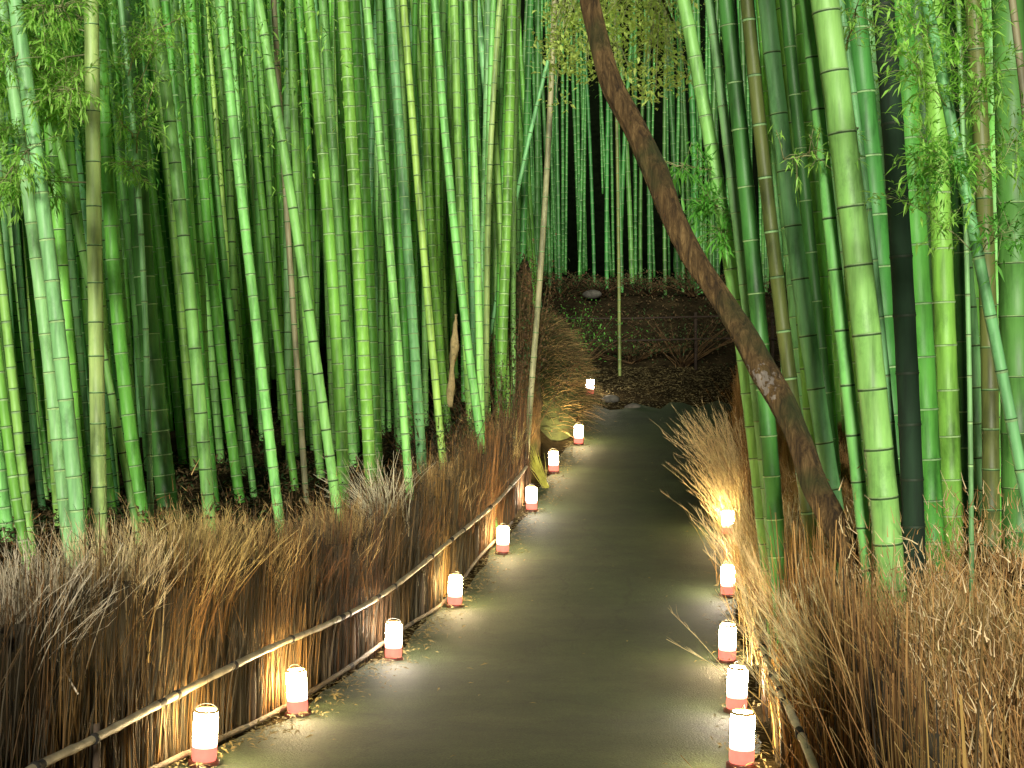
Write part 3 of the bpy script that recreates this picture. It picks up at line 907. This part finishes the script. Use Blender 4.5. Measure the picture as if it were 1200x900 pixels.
for i in range(4, len(q3) - 3, 7):
    mb = MB()
    d = (q3[i + 1] - q3[i]).normalized()
    mb.tube([q3[i] - d * .018, q3[i] - d * .01, q3[i] + d * .01, q3[i] + d * .018], [.018, .024, .024, .018], 10)
    mb.build('rope_tie', M_ROPE, rf, ro)

# ------------------------------------------------------------------ dry grass and brush heads
def tuft(px, py_top, d, n, h, spread, lean, mats, label, cat='grass tuft', group=None, r=.0028, tips=1, x=None, seg=5, bendk=.28, name='grass_tuft', curl=.1, rb=.09, plume=0):
    xx = (px - CX) * d / F if x is None else x
    topz = CAMZ - (py_top - HOR) * d / F
    base = np.array([xx, d, topz - h])
    P0 = base + np.stack([rng.normal(0, rb, n), rng.normal(0, rb, n), rng.uniform(-.02, .06, n)], 1)
    D = np.stack([rng.normal(lean[0], spread, n), rng.normal(lean[1], spread, n), np.ones(n)], 1)
    D /= np.linalg.norm(D, axis=1)[:, None]
    L = h * rng.uniform(.55, 1.12, n)
    bend = D * 0
    bend[:, 0] = D[:, 0] * bendk * 2 * L + rng.normal(0, curl, n) * L
    bend[:, 1] = D[:, 1] * bendk * 2 * L + rng.normal(0, curl, n) * L
    bend[:, 2] = -np.abs(rng.normal(.10, .08, n)) * L
    R = rng.uniform(r * .6, r * 1.4, n) * (2.0 if n < 100 else 1.25)
    m = np.zeros(n, int)
    V, Fc, Mi = strands(P0, D, L, R, bend, seg, m, tips=tips)
    o = link(name, V, Fc, mats, Mi, tuple(base), None, False)
    if plume:
        q = rng.integers(0, n, n * plume)
        t = rng.uniform(.68, 1.0, n * plume)
        pp0 = P0[q] + D[q] * (L[q] * t)[:, None] + bend[q] * (t * t)[:, None]
        dd_ = D[q] + bend[q] / L[q][:, None] + rng.normal(0, .22, (n * plume, 3))
        dd_ /= np.linalg.norm(dd_, axis=1)[:, None]
        V2, F2, M2 = strands(pp0, dd_, rng.uniform(.03, .09, n * plume), rng.uniform(.0008, .0018, n * plume) * (d / 9) ** .5, rng.normal(0, .01, (n * plume, 3)), 2)
        link('plume', V2, F2, [mats[-1]], M2, tuple(base), o, False)
    tag(o, label, cat, group)
    return o


LT = 'dry grass heads above the left fence'
RT = 'dry grass heads above the right fence'
LTUFTS = [
 (15, 660, 6.3, 520, .70, .45, (.1, 0), [M_SILVER, M_SILVER], 'sprawling silver-grey grass head at the left edge above the fence'),
 (55, 680, 6.5, 300, .6, .36, (.2, 0), [M_STRAW, M_SILVER], 'smaller silvery tuft beside the sprawling one at the left edge'),
 (128, 622, 7.0, 420, .72, .17, (.1, 0), [M_STRAW, M_PLUME], 'golden upright tuft right of the pale upright bamboo'),
 (195, 628, 7.5, 300, .6, .22, (.15, 0), [M_BRUSH2, M_STRAW], 'brown tuft second right of the pale upright bamboo'),
 (228, 598, 7.9, 420, .75, .25, (.05, 0), [M_BRUSH2, M_STRAW], 'broad brown spraying tuft below the smooth bright bamboo'),
 (290, 612, 8.4, 380, .7, .2, (.05, 0), [M_BRUSH, M_STRAW], 'brown tuft left of the slender grey-tan culm'),
 (345, 640, 8.9, 300, .6, .2, (.05, 0), [M_BRUSH, M_BRUSH2], 'low dark tuft under the slender grey-tan culm'),
 (398, 592, 9.7, 380, .75, .2, (0, 0), [M_BRUSH2, M_STRAW], 'brown tuft under the bending fresh green bamboo'),
 (455, 552, 11.3, 98, .75, .45, (-.1, 0), [M_SILVER, M_SILVER], 'white spiky root-like tuft on the fence top'),
 (475, 590, 11.4, 260, .6, .2, (0, 0), [M_BRUSH, M_BRUSH2], 'dark tuft right below the white spiky one'),
 (522, 543, 12.8, 320, .75, .16, (0, 0), [M_BRUSH2, M_STRAW], 'straw brown tuft at the middle of the fence run'),
 (548, 540, 13.8, 260, .7, .18, (0, 0), [M_BRUSH, M_BRUSH2], 'dark brown tuft beyond the straw brown one'),
 (588, 490, 16.2, 300, .85, .18, (0, 0), [M_BRUSH2, M_STRAW], 'tall curling tuft at the far end of the left fence'),
]
for t in LTUFTS:
    px, pt, d, n, h, s, ln, ms, lb = t
    d = on_line(px, lambda y: fl(y) - .12) + .3
    if M_SILVER in ms: pt -= 25; ln = (-.15, 0)
    ln = (ln[0] - .1, 0)
    tuft(px, pt, d, int(n * 1.5), h, s * .8, ln, ms, lb, group=LT, tips=2, plume=4 if n > 200 else 0, bendk=.12)

RTUFTS = [
 (836, 478, 17.8, 420, 1.3, .13, [M_STRAW, M_PLUME], 'farthest golden plume leaning over the path on the right'),
 (852, 530, 16.6, 520, 1.2, .12, [M_STRAW, M_PLUME], 'golden plume in front of the farthest one, above the smallest lantern'),
 (878, 570, 14.0, 420, 1.1, .12, [M_GOLD, M_PLUME], 'leaning straw plume between the lanterns and the tree'),
 (900, 590, 11.5, 420, 1.0, .14, [M_GOLD, M_STRAW], 'brown plume left of the brightest cream plume'),
 (928, 600, 9.3, 700, 1.0, .12, [M_STRAW, M_PLUME], 'brightest cream plume left of the tree foot'),
 (958, 635, 8.2, 620, .95, .14, [M_STRAW, M_PLUME], 'cream and brown plume in front of the tree foot'),
 (1000, 680, 6.3, 560, .85, .2, [M_GOLD, M_PLUME], 'speckled plume below the tree foot'),
 (1055, 690, 5.9, 460, .8, .24, [M_GOLD, M_STRAW], 'brown plume under the unlit bamboo'),
 (1105, 690, 5.5, 460, .8, .25, [M_GOLD2, M_STRAW], 'wispy plume under the broad mid green bamboos'),
 (1150, 690, 5.2, 420, .8, .25, [M_GOLD, M_STRAW], 'wispy plume under the olive bamboo near the right edge'),
 (1195, 700, 5.0, 420, .8, .22, [M_GOLD, M_STRAW], 'orange brown plume at the right edge'),
]
for t in RTUFTS:
    px, pt, d, n, h, s, ms, lb = t
    xt = (px - CX) * d / F
    xb = max(xt, fr(d) + .02)
    tuft((xb) * F / d + CX, pt, d, n, h, s, ((xt - xb) / h, 0), ms, lb, group=RT, tips=2, rb=.11, bendk=.14, plume=10 if M_PLUME in ms else 4)

# the thick mass of brush behind and below the heads
def brush_mass(name, label, pts, n, h, hr, lean, mats, ps, r=.0032, sd=.16):
    ch = []
    k = len(pts)
    ii = rng.integers(0, k - 1, n); t = rng.random(n)
    A_ = np.array(pts)
    p = A_[ii] + (A_[ii + 1] - A_[ii]) * t[:, None]
    x = p[:, 0] + rng.uniform(0, 1, n) * p[:, 2]
    y = p[:, 1] + rng.normal(0, .1, n)
    z = ground(x, y) - .05
    P0 = np.stack([x, y, z], 1)
    D = np.stack([rng.normal(lean[0], sd, n), rng.normal(lean[1], sd, n), np.ones(n)], 1)
    D /= np.linalg.norm(D, axis=1)[:, None]
    top = zp(y) + h
    L = np.clip((top - z) * rng.normal(1, hr, n), .15, None)
    bend = np.stack([rng.normal(lean[0] * .8, .12, n) * L, rng.normal(0, .12, n) * L, -np.abs(rng.normal(.05, .05, n)) * L], 1)
    v, f, m = strands(P0, D, L, rng.uniform(r * .6, r * 1.5, n), bend, 4, rng.choice(len(mats), n, p=ps))
    o = link(name, v, f, mats, m, (0, 0, 0), None, False)
    tag(o, label, 'brush', kind='stuff')


LP = [(fl(y) - .12, y, -.55) for y in np.arange(3.0, 18.6, .5)]
brush_mass('dry_brush', 'thick dark dry brush filling the space behind the left fence', LP, 13000, 1.05, .12, (.0, 0), [M_BRUSH, M_BRUSH2, M_REED], [.45, .2, .35], sd=.09)
RPp = [(fr(y) + .25, y, 1.1) for y in np.arange(2.2, 22, .5)]
brush_mass('dry_brush', 'thick orange-brown dry brush filling the space behind the right fence', RPp, 22000, 1.12, .15, (-.03, 0), [M_GOLD2, M_GOLD, M_STRAW], [.5, .35, .15], sd=.17)
RP2 = [(fr(y) + .0, y, -.10) for y in np.arange(3.4, 9, .5)]
# long arching stalks spilling from the right fence towards the path
brush_mass('dry_brush', 'long arching stalks leaning out over the right rail', [(fr(y) + .15, y, .3) for y in np.arange(4.6, 16, .5)], 1500, 1.0, .12, (-.03, .05), [M_GOLD, M_STRAW, M_PLUME], [.55, .35, .10], sd=.12)

def heads(label, pts, n, h, mats, ps, ln=(.03, .09), r=.0022):
    k = len(pts); A_ = np.array(pts)
    ii = rng.integers(0, k - 1, n); t = rng.random(n)
    p = A_[ii] + (A_[ii + 1] - A_[ii]) * t[:, None]
    x = p[:, 0] + rng.uniform(0, 1, n) * p[:, 2]
    y = p[:, 1] + rng.normal(0, .08, n)
    z = zp(y) + h + rng.normal(-.05, .16, n) + .1 * np.sin(y * 3.1) + .08 * np.sin(x * 9)
    P0 = np.stack([x, y, z], 1)
    D = np.stack([rng.normal(-.15, .35, n), rng.normal(0, .35, n), rng.normal(.9, .4, n)], 1)
    D /= np.linalg.norm(D, axis=1)[:, None]
    L = rng.uniform(*ln, n) * .9
    v, f, m = strands(P0, D, L, rng.uniform(r * .5, r * 1.5, n), rng.normal(0, .012, (n, 3)), 2, rng.choice(len(mats), n, p=ps))
    tag(link('seed_heads', v, f, mats, m, (0, 0, 0), None, False), label, 'seed heads', kind='stuff')


heads('loose pale seed heads and husks caught in the right hand brush', [(fr(y) + .15, y, .9) for y in np.arange(3.4, 12, .5)], 16000, 1.06, [M_PLUME, M_STRAW, M_GOLD], [.35, .4, .25])
heads('brown husks and broken tips caught in the left hand brush', [(fl(y) - .05, y, -.5) for y in np.arange(4.5, 18, .5)], 5000, 1.05, [M_STRAW, M_BRUSH2, M_BRUSH], [.25, .4, .35])

# bank shrubs on the left slope below the centre culms
def shrub(px, py_top, d, wd, h, n, label, mats, leaf=.05, group='low shrubs on the dark banks', green=False):
    x = (px - CX) * d / F
    top = CAMZ - (py_top - HOR) * d / F
    gz = min(float(ground(x, d)), top - h * .6)
    root = empty('shrub', (x, d, gz))
    tag(root, label, 'shrub', group)
    tw, lv = MB(), MB()
    H = top - gz
    for i in range(26):
        e = Vector((x + random.gauss(0, wd * .42), d + random.gauss(0, wd * .3), gz + H * random.uniform(.45, 1.0)))
        s = Vector((x + random.gauss(0, .06), d + random.gauss(0, .06), gz))
        mid = s.lerp(e, .5) + Vector((random.gauss(0, .05), random.gauss(0, .05), .06))
        tw.tube([s, mid, e], [.011, .007, .003], 5)
        for j in range(n // 26):
            p = mid.lerp(e, random.uniform(0, 1.1)) + Vector((random.gauss(0, wd * .1), random.gauss(0, wd * .1), random.gauss(0, H * .07)))
            lv.leaf(p, Vector((random.gauss(0, 1), random.gauss(0, 1), random.gauss(-.2, .6))), leaf * random.uniform(.6, 1.3), leaf * .4, random.choice(range(len(mats))))
    tw.build('stems', M_BRUSH, root, (x, d, gz))
    lv.build('leaves', mats, root, (x, d, gz), smooth=False)


DL = plain('withered leaf', (.11, .065, .025), .85, .2, 9, bump=0)
DG = plain('shade leaf', (.035, .075, .015), .7, .2, 9, bump=0)
shrub(430, 545, 13.2, .7, 1.0, 900, 'withered brown shrub under the close-ringed bamboo', [DL, M_REED])
shrub(510, 470, 15.6, .9, 1.0, 1300, 'withered brown shrub on the bank under the lime bamboo', [DL, M_REED, DG])
shrub(540, 455, 17.0, .8, 1.1, 1200, 'dark leafy shrub at the foot of the V shaped pair', [DL, DG])
shrub(606, 296, 19.9, .8, 1.9, 3600, 'tall ragged shrub of brown leaves left of the bare tan culm', [DL, DL, DG], leaf=.06)
shrub(585, 400, 18.2, .7, 1.4, 1500, 'dark bushy shrub behind the far end of the left fence', [DL, DG])
shrub(672, 350, 29.0, 1.2, 1.3, 1200, 'low green shrub on the far bank', [DG, M_LEAF_D], leaf=.07)
shrub(800, 362, 30.0, 2.2, 1.0, 1200, 'dark scrub at the right of the far bank', [DL, DG], leaf=.07)
shrub(740, 400, 30.2, 1.8, .8, 900, 'withered scrub at the foot of the far bank', [DL, DG], leaf=.07)

M_BRUSH_D = plain('shaded twig', (.035, .022, .012), .9, .2)
for k, (px, pt) in enumerate([(610, 318), (655, 326), (705, 318), (760, 322), (812, 316), (858, 320)]):
    shrub(px, pt, 33.0 + .3 * (k % 2), 1.4, .8, 900, 'dark scrub hiding the foot of the far bamboos on the bank crest', [DG, DL], leaf=.08, group='scrub on the bank crest')
lv = MB()
for i in range(5000):
    y = random.uniform(29.8, 34); x = random.uniform(-1.5, 9)
    p = Vector((x, y, float(ground(x, y)) + random.uniform(0, .12)))
    lv.leaf(p, Vector((random.gauss(0, 1), random.gauss(0, 1), random.gauss(.1, .5))), random.uniform(.05, .12), random.uniform(.02, .045), random.choice((0, 0, 1)))
for i in range(14000):
    y = random.uniform(8, 22); x = float(lx(y)) - random.uniform(.5, 3.5)
    p = Vector((x, y, float(ground(x, y)) + random.uniform(0, .14)))
    lv.leaf(p, Vector((random.gauss(0, 1), random.gauss(0, 1), random.gauss(.1, .5))), random.uniform(.04, .1), random.uniform(.012, .03), random.choice((0, 0, 1)))
tag(lv.build('undergrowth', [DL, DG], smooth=False), 'withered leaves and low undergrowth covering the banks', 'undergrowth', kind='stuff')
sb = W(612, 420, 20.6); sb.z = float(ground(sb.x, sb.y)) - .1
mb = MB()
zt = CAMZ - (312 - HOR) * 20.6 / F
pp_ = [Vector((sb.x + .05 * math.sin(t * 5), sb.y, sb.z + (zt - sb.z) * t)) for t in np.linspace(0, 1, 16)]
mb.tube(pp_, [.24 - .07 * t + .02 * math.sin(t * 30) for t in np.linspace(0, 1, 16)], 26, wob=lambda th, i: .12 * math.sin(5 * th + i * .5) + .08 * math.sin(11 * th - i))
for k in range(2 * 0 + len(mb.v)):
    if k >= 15 * 26: mb.v[k] = mb.v[k] + Vector((0, 0, .22 * math.sin(k * 2.1) + .15 * math.sin(k * .9) - .1))
tag(mb.build('tree_stump', M_BARK, None, tuple(sb)), 'tall dark broken tree stump in the scrub left of the bare tan culm', 'tree stump')

# dead curled sheath and a broken stump among the culms
mb = MB()
c = W(531, 420, 15.9)
pz = np.linspace(-.55, .5, 22)
mb.tube([c + Vector((.03 * math.sin(t * 3), 0, t)) for t in pz], [.034 + .012 * math.sin(t * 13) - (.02 if t > .42 else 0) for t in pz], 14, wob=lambda th, i: .22 * math.sin(3 * th + i * .8) + .15 * math.sin(7 * th - i))
o = mb.build('dead_culm', plain('dead tan sheath', (.30, .24, .10), .95, .1, 25), None, tuple(c + Vector((.02, 0, -.55))))
tag(o, 'dead broken tan culm peeling beside the V shaped pair', 'bamboo')

# ------------------------------------------------------------------ mossy mound beyond the fence end
def mound_z(u, v):
    return max(0, 1 - (abs(u) ** 2.3 + abs(v) ** 2.3)) ** .5
mc = Vector((float(lx(23.6)) - 1.08, 23.7, float(zp(23.0)) - .1))
V, Fc = [], []
N = 30
for i in range(N):
    for j in range(N):
        u, v = -1 + 2 * i / (N - 1), -1 + 2 * j / (N - 1)
        u *= math.sqrt(1 - v * v / 2); v2 = v * math.sqrt(1 - (u) ** 2 / 2)
        h = mound_z(u, v2)
        V.append((mc.x + u * 1.0, mc.y + v2 * 1.6, mc.z + h * 2.0 + .05 * math.sin(u * 9) * math.cos(v2 * 8)))
for i in range(N - 1):
    for j in range(N - 1):
        a = i * N + j
        Fc.append((a, a + N, a + N + 1, a + 1))
mr = link('grassy_mound', V, Fc, [M_MOSS], None, tuple(mc))
tag(mr, 'rounded mossy mound with drooping grass beyond the end of the left fence', 'mound')
n = 15000
u = rng.uniform(-.98, .98, n); v = rng.uniform(-.98, .98, n)
h = np.array([mound_z(a, b) for a, b in zip(u, v)])
keep = h > .02
u, v, h = u[keep], v[keep], h[keep]; n = len(u)
P0 = np.stack([mc.x + u * 1.0, mc.y + v * 1.6, mc.z + h * 2.0 - .02], 1)
D = np.stack([u * 1.2 + rng.normal(.1, .3, n), v * .6 + rng.normal(-.25, .3, n), .35 + h * .6], 1)
D /= np.linalg.norm(D, axis=1)[:, None]
L = rng.uniform(.14, .42, n)
bend = np.stack([u * .12, rng.normal(-.04, .05, n), -rng.uniform(.08, .26, n)], 1)
vv, ff, mm = strands(P0, D, L, rng.uniform(.0025, .006, n), bend, 3, rng.choice(4, n, p=[.4, .1, .25, .25]))
link('hanging_grass', vv, ff, [M_MOSS, DG, M_BRUSH, M_STRAW], mm, tuple(mc), mr, False)
# yellow broad leaf clump lit at the foot of the mound
YL = plain('yellow sedge', (.42, .42, .06), .7, .1, 5)
cb = W(640, 560, 18.9)
cb.z = float(zp(18.9))
nn = 110
P0 = np.array(cb) + np.stack([rng.normal(0, .02, nn), rng.normal(0, .04, nn), rng.normal(0, .02, nn)], 1)
D = np.stack([rng.normal(-.40, .13, nn), rng.normal(0, .16, nn), np.ones(nn)], 1); D /= np.linalg.norm(D, axis=1)[:, None]
vv, ff, mm = strands(P0, D, rng.uniform(.25, .68, nn), rng.uniform(.003, .007, nn), np.stack([rng.normal(-.02, .02, nn), rng.normal(0, .03, nn), rng.normal(-.03, .02, nn)], 1), 4)
tag(link('sedge_clump', vv, ff, [YL], mm, tuple(cb), None, False), 'yellow sedge clump lit by the lantern beside the mound', 'grass tuft')

# ------------------------------------------------------------------ far bank fence and rock
fb = W(720, 440, 29.6)
bf = empty('bank_fence', tuple(fb))
tag(bf, 'low dark two-rail wooden fence in front of the far bank', 'fence')
def bx_post(x, y, z0, z1, r, name, mat, parent):
    m_ = MB(); m_.tube([(x, y, z0), (x + .01, y, (z0 + z1) / 2), (x, y, z1)], [r, r * .97, r * .93], 8)
    return m_.build(name, mat, parent, tuple(fb))
for pxx in (635, 725, 815, 905):
    x = (pxx - CX) * 29.6 / F
    z0 = float(ground(x, 29.6))
    bx_post(x, 29.6, z0 - .2, CAMZ - (366 - HOR) * 29.6 / F, .035, 'post', M_BRUSH_D, bf)
for pyy in (372, 398):
    m_ = MB()
    pts = [W(px_, pyy + 1.5 * math.sin(px_ * .02), 29.52) for px_ in (600, 660, 725, 790, 850, 930)]
    m_.tube(pts, [.018] * 6, 8)
    m_.build('rail', M_BRUSH_D, bf, tuple(fb))

def rock(px, pyc, d, s, label, group=None, gz=None):
    c = W(px, pyc, d)
    if gz is not None: c.z = gz
    V, Fc = [], []
    nu, nv = 12, 7
    for j in range(nv + 1):
        ph = math.pi * j / nv
        for i in range(nu):
            th = 2 * math.pi * i / nu
            r = s * (1 + .18 * math.sin(2 * th + px) + .1 * math.sin(5 * th + 3 * ph))
            V.append((c.x + r * math.sin(ph) * math.cos(th), c.y + r * math.sin(ph) * math.sin(th) * .8, c.z + s * .55 * math.cos(ph)))
    for j in range(nv):
        for i in range(nu):
            a = j * nu + i; b = j * nu + (i + 1) % nu
            Fc.append((a, a + nu, b + nu, b))
    o = link('rock', V, Fc, M_ROCK, None, tuple(c))
    tag(o, label, 'rock', group)
rock(694, 345, 32.6, .20, 'small pale rock on top of the far bank')
rock(716, 474, 25.2, .16, 'dark stone right of the farthest lantern', gz=float(zp(25.2)) + .03)
rock(742, 483, 24.6, .13, 'flat stone at the corner where the path ends', gz=float(zp(24.6)) + .02)
# slim pale stem in front of the bank, seen at centre right
o, C = make_culm([W(722, 100, 28.5), W(725, 300, 28.5), W(726, 410, 28.5)], 4, 28.5, 20, 'olive', 'dark', sides=8)
tag(o, 'lone slender grey stem standing in front of the far bank', 'bamboo')

# ------------------------------------------------------------------ lanterns
def lantern(px, pyb, d, s, label, side, cool):
    x = (px - CX) * d / F
    z = float(zp(d)) + .035
    root = empty('lantern', (x, d, z))
    root.rotation_euler = (random.uniform(-.05, .05), random.uniform(-.07, .07), random.uniform(0, 6))
    root.scale = (s, s, s)
    tag(root, label, 'lantern', 'paper lanterns lining the path')
    def lathe(name, prof, mat, parent, n=20):
        V, Fc = [], []
        for (r, zz) in prof:
            for k in range(n):
                a = 2 * math.pi * k / n
                V.append((r * math.cos(a), r * math.sin(a), zz))
        for j in range(len(prof) - 1):
            for k in range(n):
                k2 = (k + 1) % n
                Fc.append((j * n + k, j * n + k2, (j + 1) * n + k2, (j + 1) * n + k))
        return link(name, V, Fc, mat, None, (0, 0, 0), parent)
    t = lathe('tray', [(0.001, -.045), (.070, -.045), (.078, -.02), (.078, 0), (.070, .004), (.064, .004), (.001, .004)], M_TRAY, root)
    lathe('lower_band', [(.058, .004), (.062, .02), (.063, .045), (.0605, .072)], M_RED, root)
    sh = lathe('shade', [(.0615, .072), (.061, .10), (.0595, .15), (.0605, .20), (.0585, .245), (.052, .252)], M_PAPER_C if cool else M_PAPER, root)
    lathe('rim', [(.0595, .243), (.0615, .247), (.0605, .254), (.052, .256), (.050, .250), (.0595, .243)], M_STRAW, sh)
    for zz in (.118, .175, .214):
        pass
    m_ = MB()
    m_.tube([Vector((.055 * math.cos(a), 0, .25 + .035 * math.sin(a))) for a in np.linspace(0, math.pi, 9)], [.0022] * 9, 5)
    m_.build('handle', M_ROPE, root)


names_l = ['first and largest lantern at the bottom left of the path', 'second lantern from the front on the left, its base red',
           'third lantern from the front on the left side', 'fourth lantern from the front on the left side',
           'fifth lantern from the front on the left, below the rail end', 'sixth lantern from the front on the left side',
           'seventh lantern on the left, beside the yellow sedge', 'eighth lantern on the left, below the grassy mound',
           'farthest lantern at the end of the path by the mound']
Lp = [(239, 7.3), (349, 8.9), (461, 11), (533, 13.2), (589, 15.5), (623, 17.6), (649, 19.8), (678, 22), (691, 25.6)]
for i, (px, d) in enumerate(Lp):
    lantern(px, 0, d, 1.04 + .014 * i, names_l[i], -1, i % 3 == 2)
names_r = ['nearest lantern on the right with a red lower band', 'second lantern from the front on the right side',
           'third lantern from the front on the right side', 'fourth lantern from the front on the right side',
           'farthest lantern on the right, partly behind the straw plume']
for i, (px, d) in enumerate([(869, 7.25), (863, 9.0), (852, 10.9), (853, 13.6), (853, 16.3)]):
    lantern(px, 0, d, 1.04 + .02 * i, names_r[i], 1, i % 2 == 1)

# ------------------------------------------------------------------ litter at the path edges
lv = MB()
for i in range(5200):
    y = 5.0 + (random.random() ** .8) * 22
    left = random.random() < .6
    e = abs(random.gauss(0, .16))
    x = lx(y) - .12 + e if left else rx(y) + .14 - e * .7
    if random.random() < .02: x = random.uniform(lx(y), rx(y))
    z = float(zp(y)) + .04 + random.uniform(0, .012)
    lv.leaf(Vector((x, y, z)), Vector((random.gauss(0, 1), random.gauss(0, 1), random.gauss(0, .12))), random.uniform(.03, .08), random.uniform(.008, .02), 0)
for i in range(6000):
    y = random.uniform(24.5, 30)
    x = random.uniform(float(lx(y)) - .5, 6)
    z = float(ground(x, y)) + .02
    lv.leaf(Vector((x, y, z)), Vector((random.gauss(0, 1), random.gauss(0, 1), random.gauss(0, .15))), random.uniform(.04, .1), random.uniform(.015, .03), 0)
tag(lv.build('leaf_litter', [M_LITTER], smooth=False), 'fallen bamboo leaves gathered along the path edges', 'leaf litter', kind='stuff')

# ------------------------------------------------------------------ light
EL, AZ = 17.0, 3.0     # low frontal light, from behind and a touch left of the camera
sd = bpy.data.lights.new('sun', 'SUN')
sd.energy = 3.2
sd.angle = math.radians(9)
sd.color = (1.0, .965, .84)
so = bpy.data.objects.new('sun', sd)
col.objects.link(so)
dirv = Vector((math.sin(math.radians(AZ)) * math.cos(math.radians(EL)), math.cos(math.radians(AZ)) * math.cos(math.radians(EL)), -math.sin(math.radians(EL))))
so.rotation_euler = dirv.to_track_quat('-Z', 'Y').to_euler()
so.location = (-5, -10, 8)

w = bpy.data.worlds.new('World')
scene.world = w
w.use_nodes = True
nt = w.node_tree
for n in list(nt.nodes): nt.nodes.remove(n)
out = nt.nodes.new('ShaderNodeOutputWorld')
bg = nt.nodes.new('ShaderNodeBackground')
sky = nt.nodes.new('ShaderNodeTexSky')
sky.sky_type = 'NISHITA'
sky.sun_disc = False
sky.sun_elevation = math.radians(EL)
sky.sun_rotation = math.radians(180 + AZ)
bg.inputs['Strength'].default_value = .006
nt.links.new(sky.outputs[0], bg.inputs[0]); nt.links.new(bg.outputs[0], out.inputs[0])

vs = scene.view_settings
vs.view_transform = 'Standard'; vs.look = 'None'; vs.gamma = 1; vs.exposure = .35
vs.use_curve_mapping = False
scene.cycles.use_denoising = True
scene.cycles.max_bounces = 6
scene.cycles.diffuse_bounces = 3
scene.cycles.sample_clamp_indirect = 4
